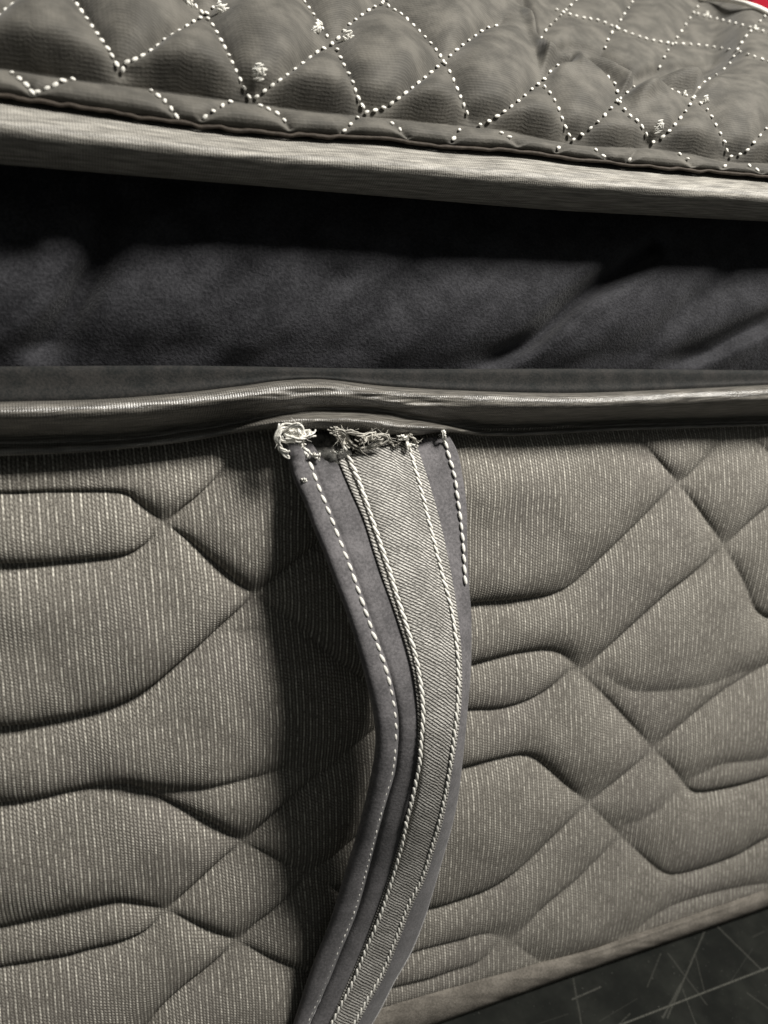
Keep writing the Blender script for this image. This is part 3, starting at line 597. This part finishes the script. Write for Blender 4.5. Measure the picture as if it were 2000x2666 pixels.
# frayed ends
def thread(pl, r, mat, name='frayed_thread', Y0=-0.0150, wob=0.0012, fuzz=0):
    q = resample(pl, 3.0); n = len(q); t = np.linspace(0, 1, n); ph = random.uniform(0, 6)
    Y = Y0 - wob*np.sin(t*math.pi*random.uniform(1.5, 3)+ph)
    pts = P(q[:, 0], q[:, 1], Y); bm = bmesh.new(); ns = max(3, int(r/0.00011)); fuzz += 6
    XA, ZA, YA = WDIR([1, 0, 0]), WDIR([0, 0, 1]), WDIR([0, -1, 0])
    for k in range(ns):
        a0 = k*2*math.pi/ns; rk = r*random.uniform(.45, 1.0); i0 = random.randrange(0, 2); i1 = n - random.randrange(0, max(1, n//5))
        spr = 1 + 1.3*np.clip((t-0.8)/0.2, 0, 1) + 1.0*np.clip((0.12-t)/0.12, 0, 1)
        ang = a0 + t*random.uniform(4, 8); jx, jz = random.uniform(0, 9), random.uniform(0, 9)
        st_ = pts + XA*(rk*spr*np.cos(ang) + .00018*np.sin(t*21+jx))[:, None] + ZA*(rk*spr*np.sin(ang) + .00018*np.sin(t*17+jz))[:, None] + YA*(rk*.6*np.sin(ang+1))[:, None]
        tube(bm, st_[i0:i1], random.uniform(.00018, .00028)*(1.35 if mat is M_WHITE else 1.0), 5)
    for k in range(fuzz):
        i = random.randrange(1, n-1); p = pts[i]; d = np.random.randn(3)*0.0012
        tube(bm, [p, p+d*.6+np.random.randn(3)*.0002, p+d*1.4], [0.00009, .00008, .00005], 4)
    return bm_obj(name, bm, mat, strap)
thread([(734, 1112), (724, 1130), (724, 1152), (735, 1172), (752, 1183), (760, 1181)], 0.00075, M_WHITE, wob=.0004)
thread([(728, 1118), (746, 1110), (774, 1107), (787, 1118), (776, 1132), (752, 1140), (744, 1132), (765, 1124), (800, 1128), (826, 1131)], 0.0006, M_WHITE)
thread([(738, 1124), (762, 1112), (784, 1120), (792, 1138), (776, 1146), (750, 1142)], 0.0006, M_WHITE)
thread([(772, 1122), (782, 1136), (788, 1152), (797, 1170)], 0.0007, M_WHITE)
thread([(730, 1140), (752, 1148), (790, 1140), (822, 1126)], 0.0006, M_WHITE)
thread([(862, 1118), (884, 1122), (900, 1136), (914, 1156), (938, 1167), (968, 1163), (990, 1155), (1006, 1142), (1000, 1133), (982, 1135), (966, 1146), (958, 1158)], 0.00075, M_GREYTHREAD, 'thread_loop', fuzz=10)
thread([(890, 1128), (908, 1124), (940, 1132), (968, 1130), (990, 1128)], 0.0007, M_GREYTHREAD, fuzz=8)
thread([(870, 1122), (880, 1136), (894, 1150), (900, 1166)], 0.0007, M_GREYTHREAD, fuzz=6)
thread([(940, 1150), (958, 1142), (972, 1138), (986, 1148)], 0.0010, M_GREYTHREAD, fuzz=10)
thread([(1010, 1128), (1014, 1146), (1026, 1158), (1034, 1162)], 0.0005, M_GREYTHREAD, Y0=-.0125, fuzz=4)
thread([(1040, 1142), (1052, 1138), (1064, 1148), (1068, 1160)], 0.0007, M_WHITE, Y0=-.0125, fuzz=5)
thread([(1052, 1130), (1070, 1134), (1082, 1146), (1088, 1160)], 0.0004, M_GREYTHREAD, Y0=-.0125, fuzz=4)
thread([(1152, 1118), (1156, 1132), (1160, 1148)], 0.0006, M_WHITE, Y0=-.0105)
thread([(812, 1180), (820, 1186), (830, 1190)], 0.0006, M_WHITE, Y0=-.0125, fuzz=-6); thread([(784, 1246), (794, 1252), (800, 1256)], 0.0006, M_WHITE, Y0=-.0145, fuzz=-6)
thread([(866, 1176), (876, 1178), (890, 1176)], 0.0005, M_WHITE, Y0=-.0130, fuzz=-6)

# ---------------------------------------------------------------- red box behind the mattress
def far_pt(u, v, yw):
    d = WDIR(ray(u, v)); return CAMW + d*((yw-CAMW[1])/d[1])
a = far_pt(1958., 20., 0.62)
bx = thing('red_box', 'red box standing behind the mattress, just showing in the top right corner', 'box', (a[0]+0.12, 0.66, 0))
def rbox(name, lo, hi, bev):
    bm = bmesh.new(); bmesh.ops.create_cube(bm, size=1.0)
    for v in bm.verts: v.co = Vector([lo[i] + (v.co[i]+.5)*(hi[i]-lo[i]) for i in range(3)])
    bmesh.ops.bevel(bm, geom=bm.edges[:], offset=bev, segments=3, affect='EDGES', profile=.6)
    return bm_obj(name, bm, M_RED, bx)
ztop = float(a[2]) + 0.05
rbox('body', (a[0], 0.62, 0.0005), (a[0]+.24, .80, ztop-.062), .008); rbox('lid', (a[0]-.003, 0.617, ztop-.06), (a[0]+.243, .803, ztop), .008)

# put every thing's Empty at its base, keeping its parts where they are
for root in (matt, strap, bx):
    b = Vector(root['base']); del root['base']; root.location = b
    for ch in root.children: ch.location = ch.location - b
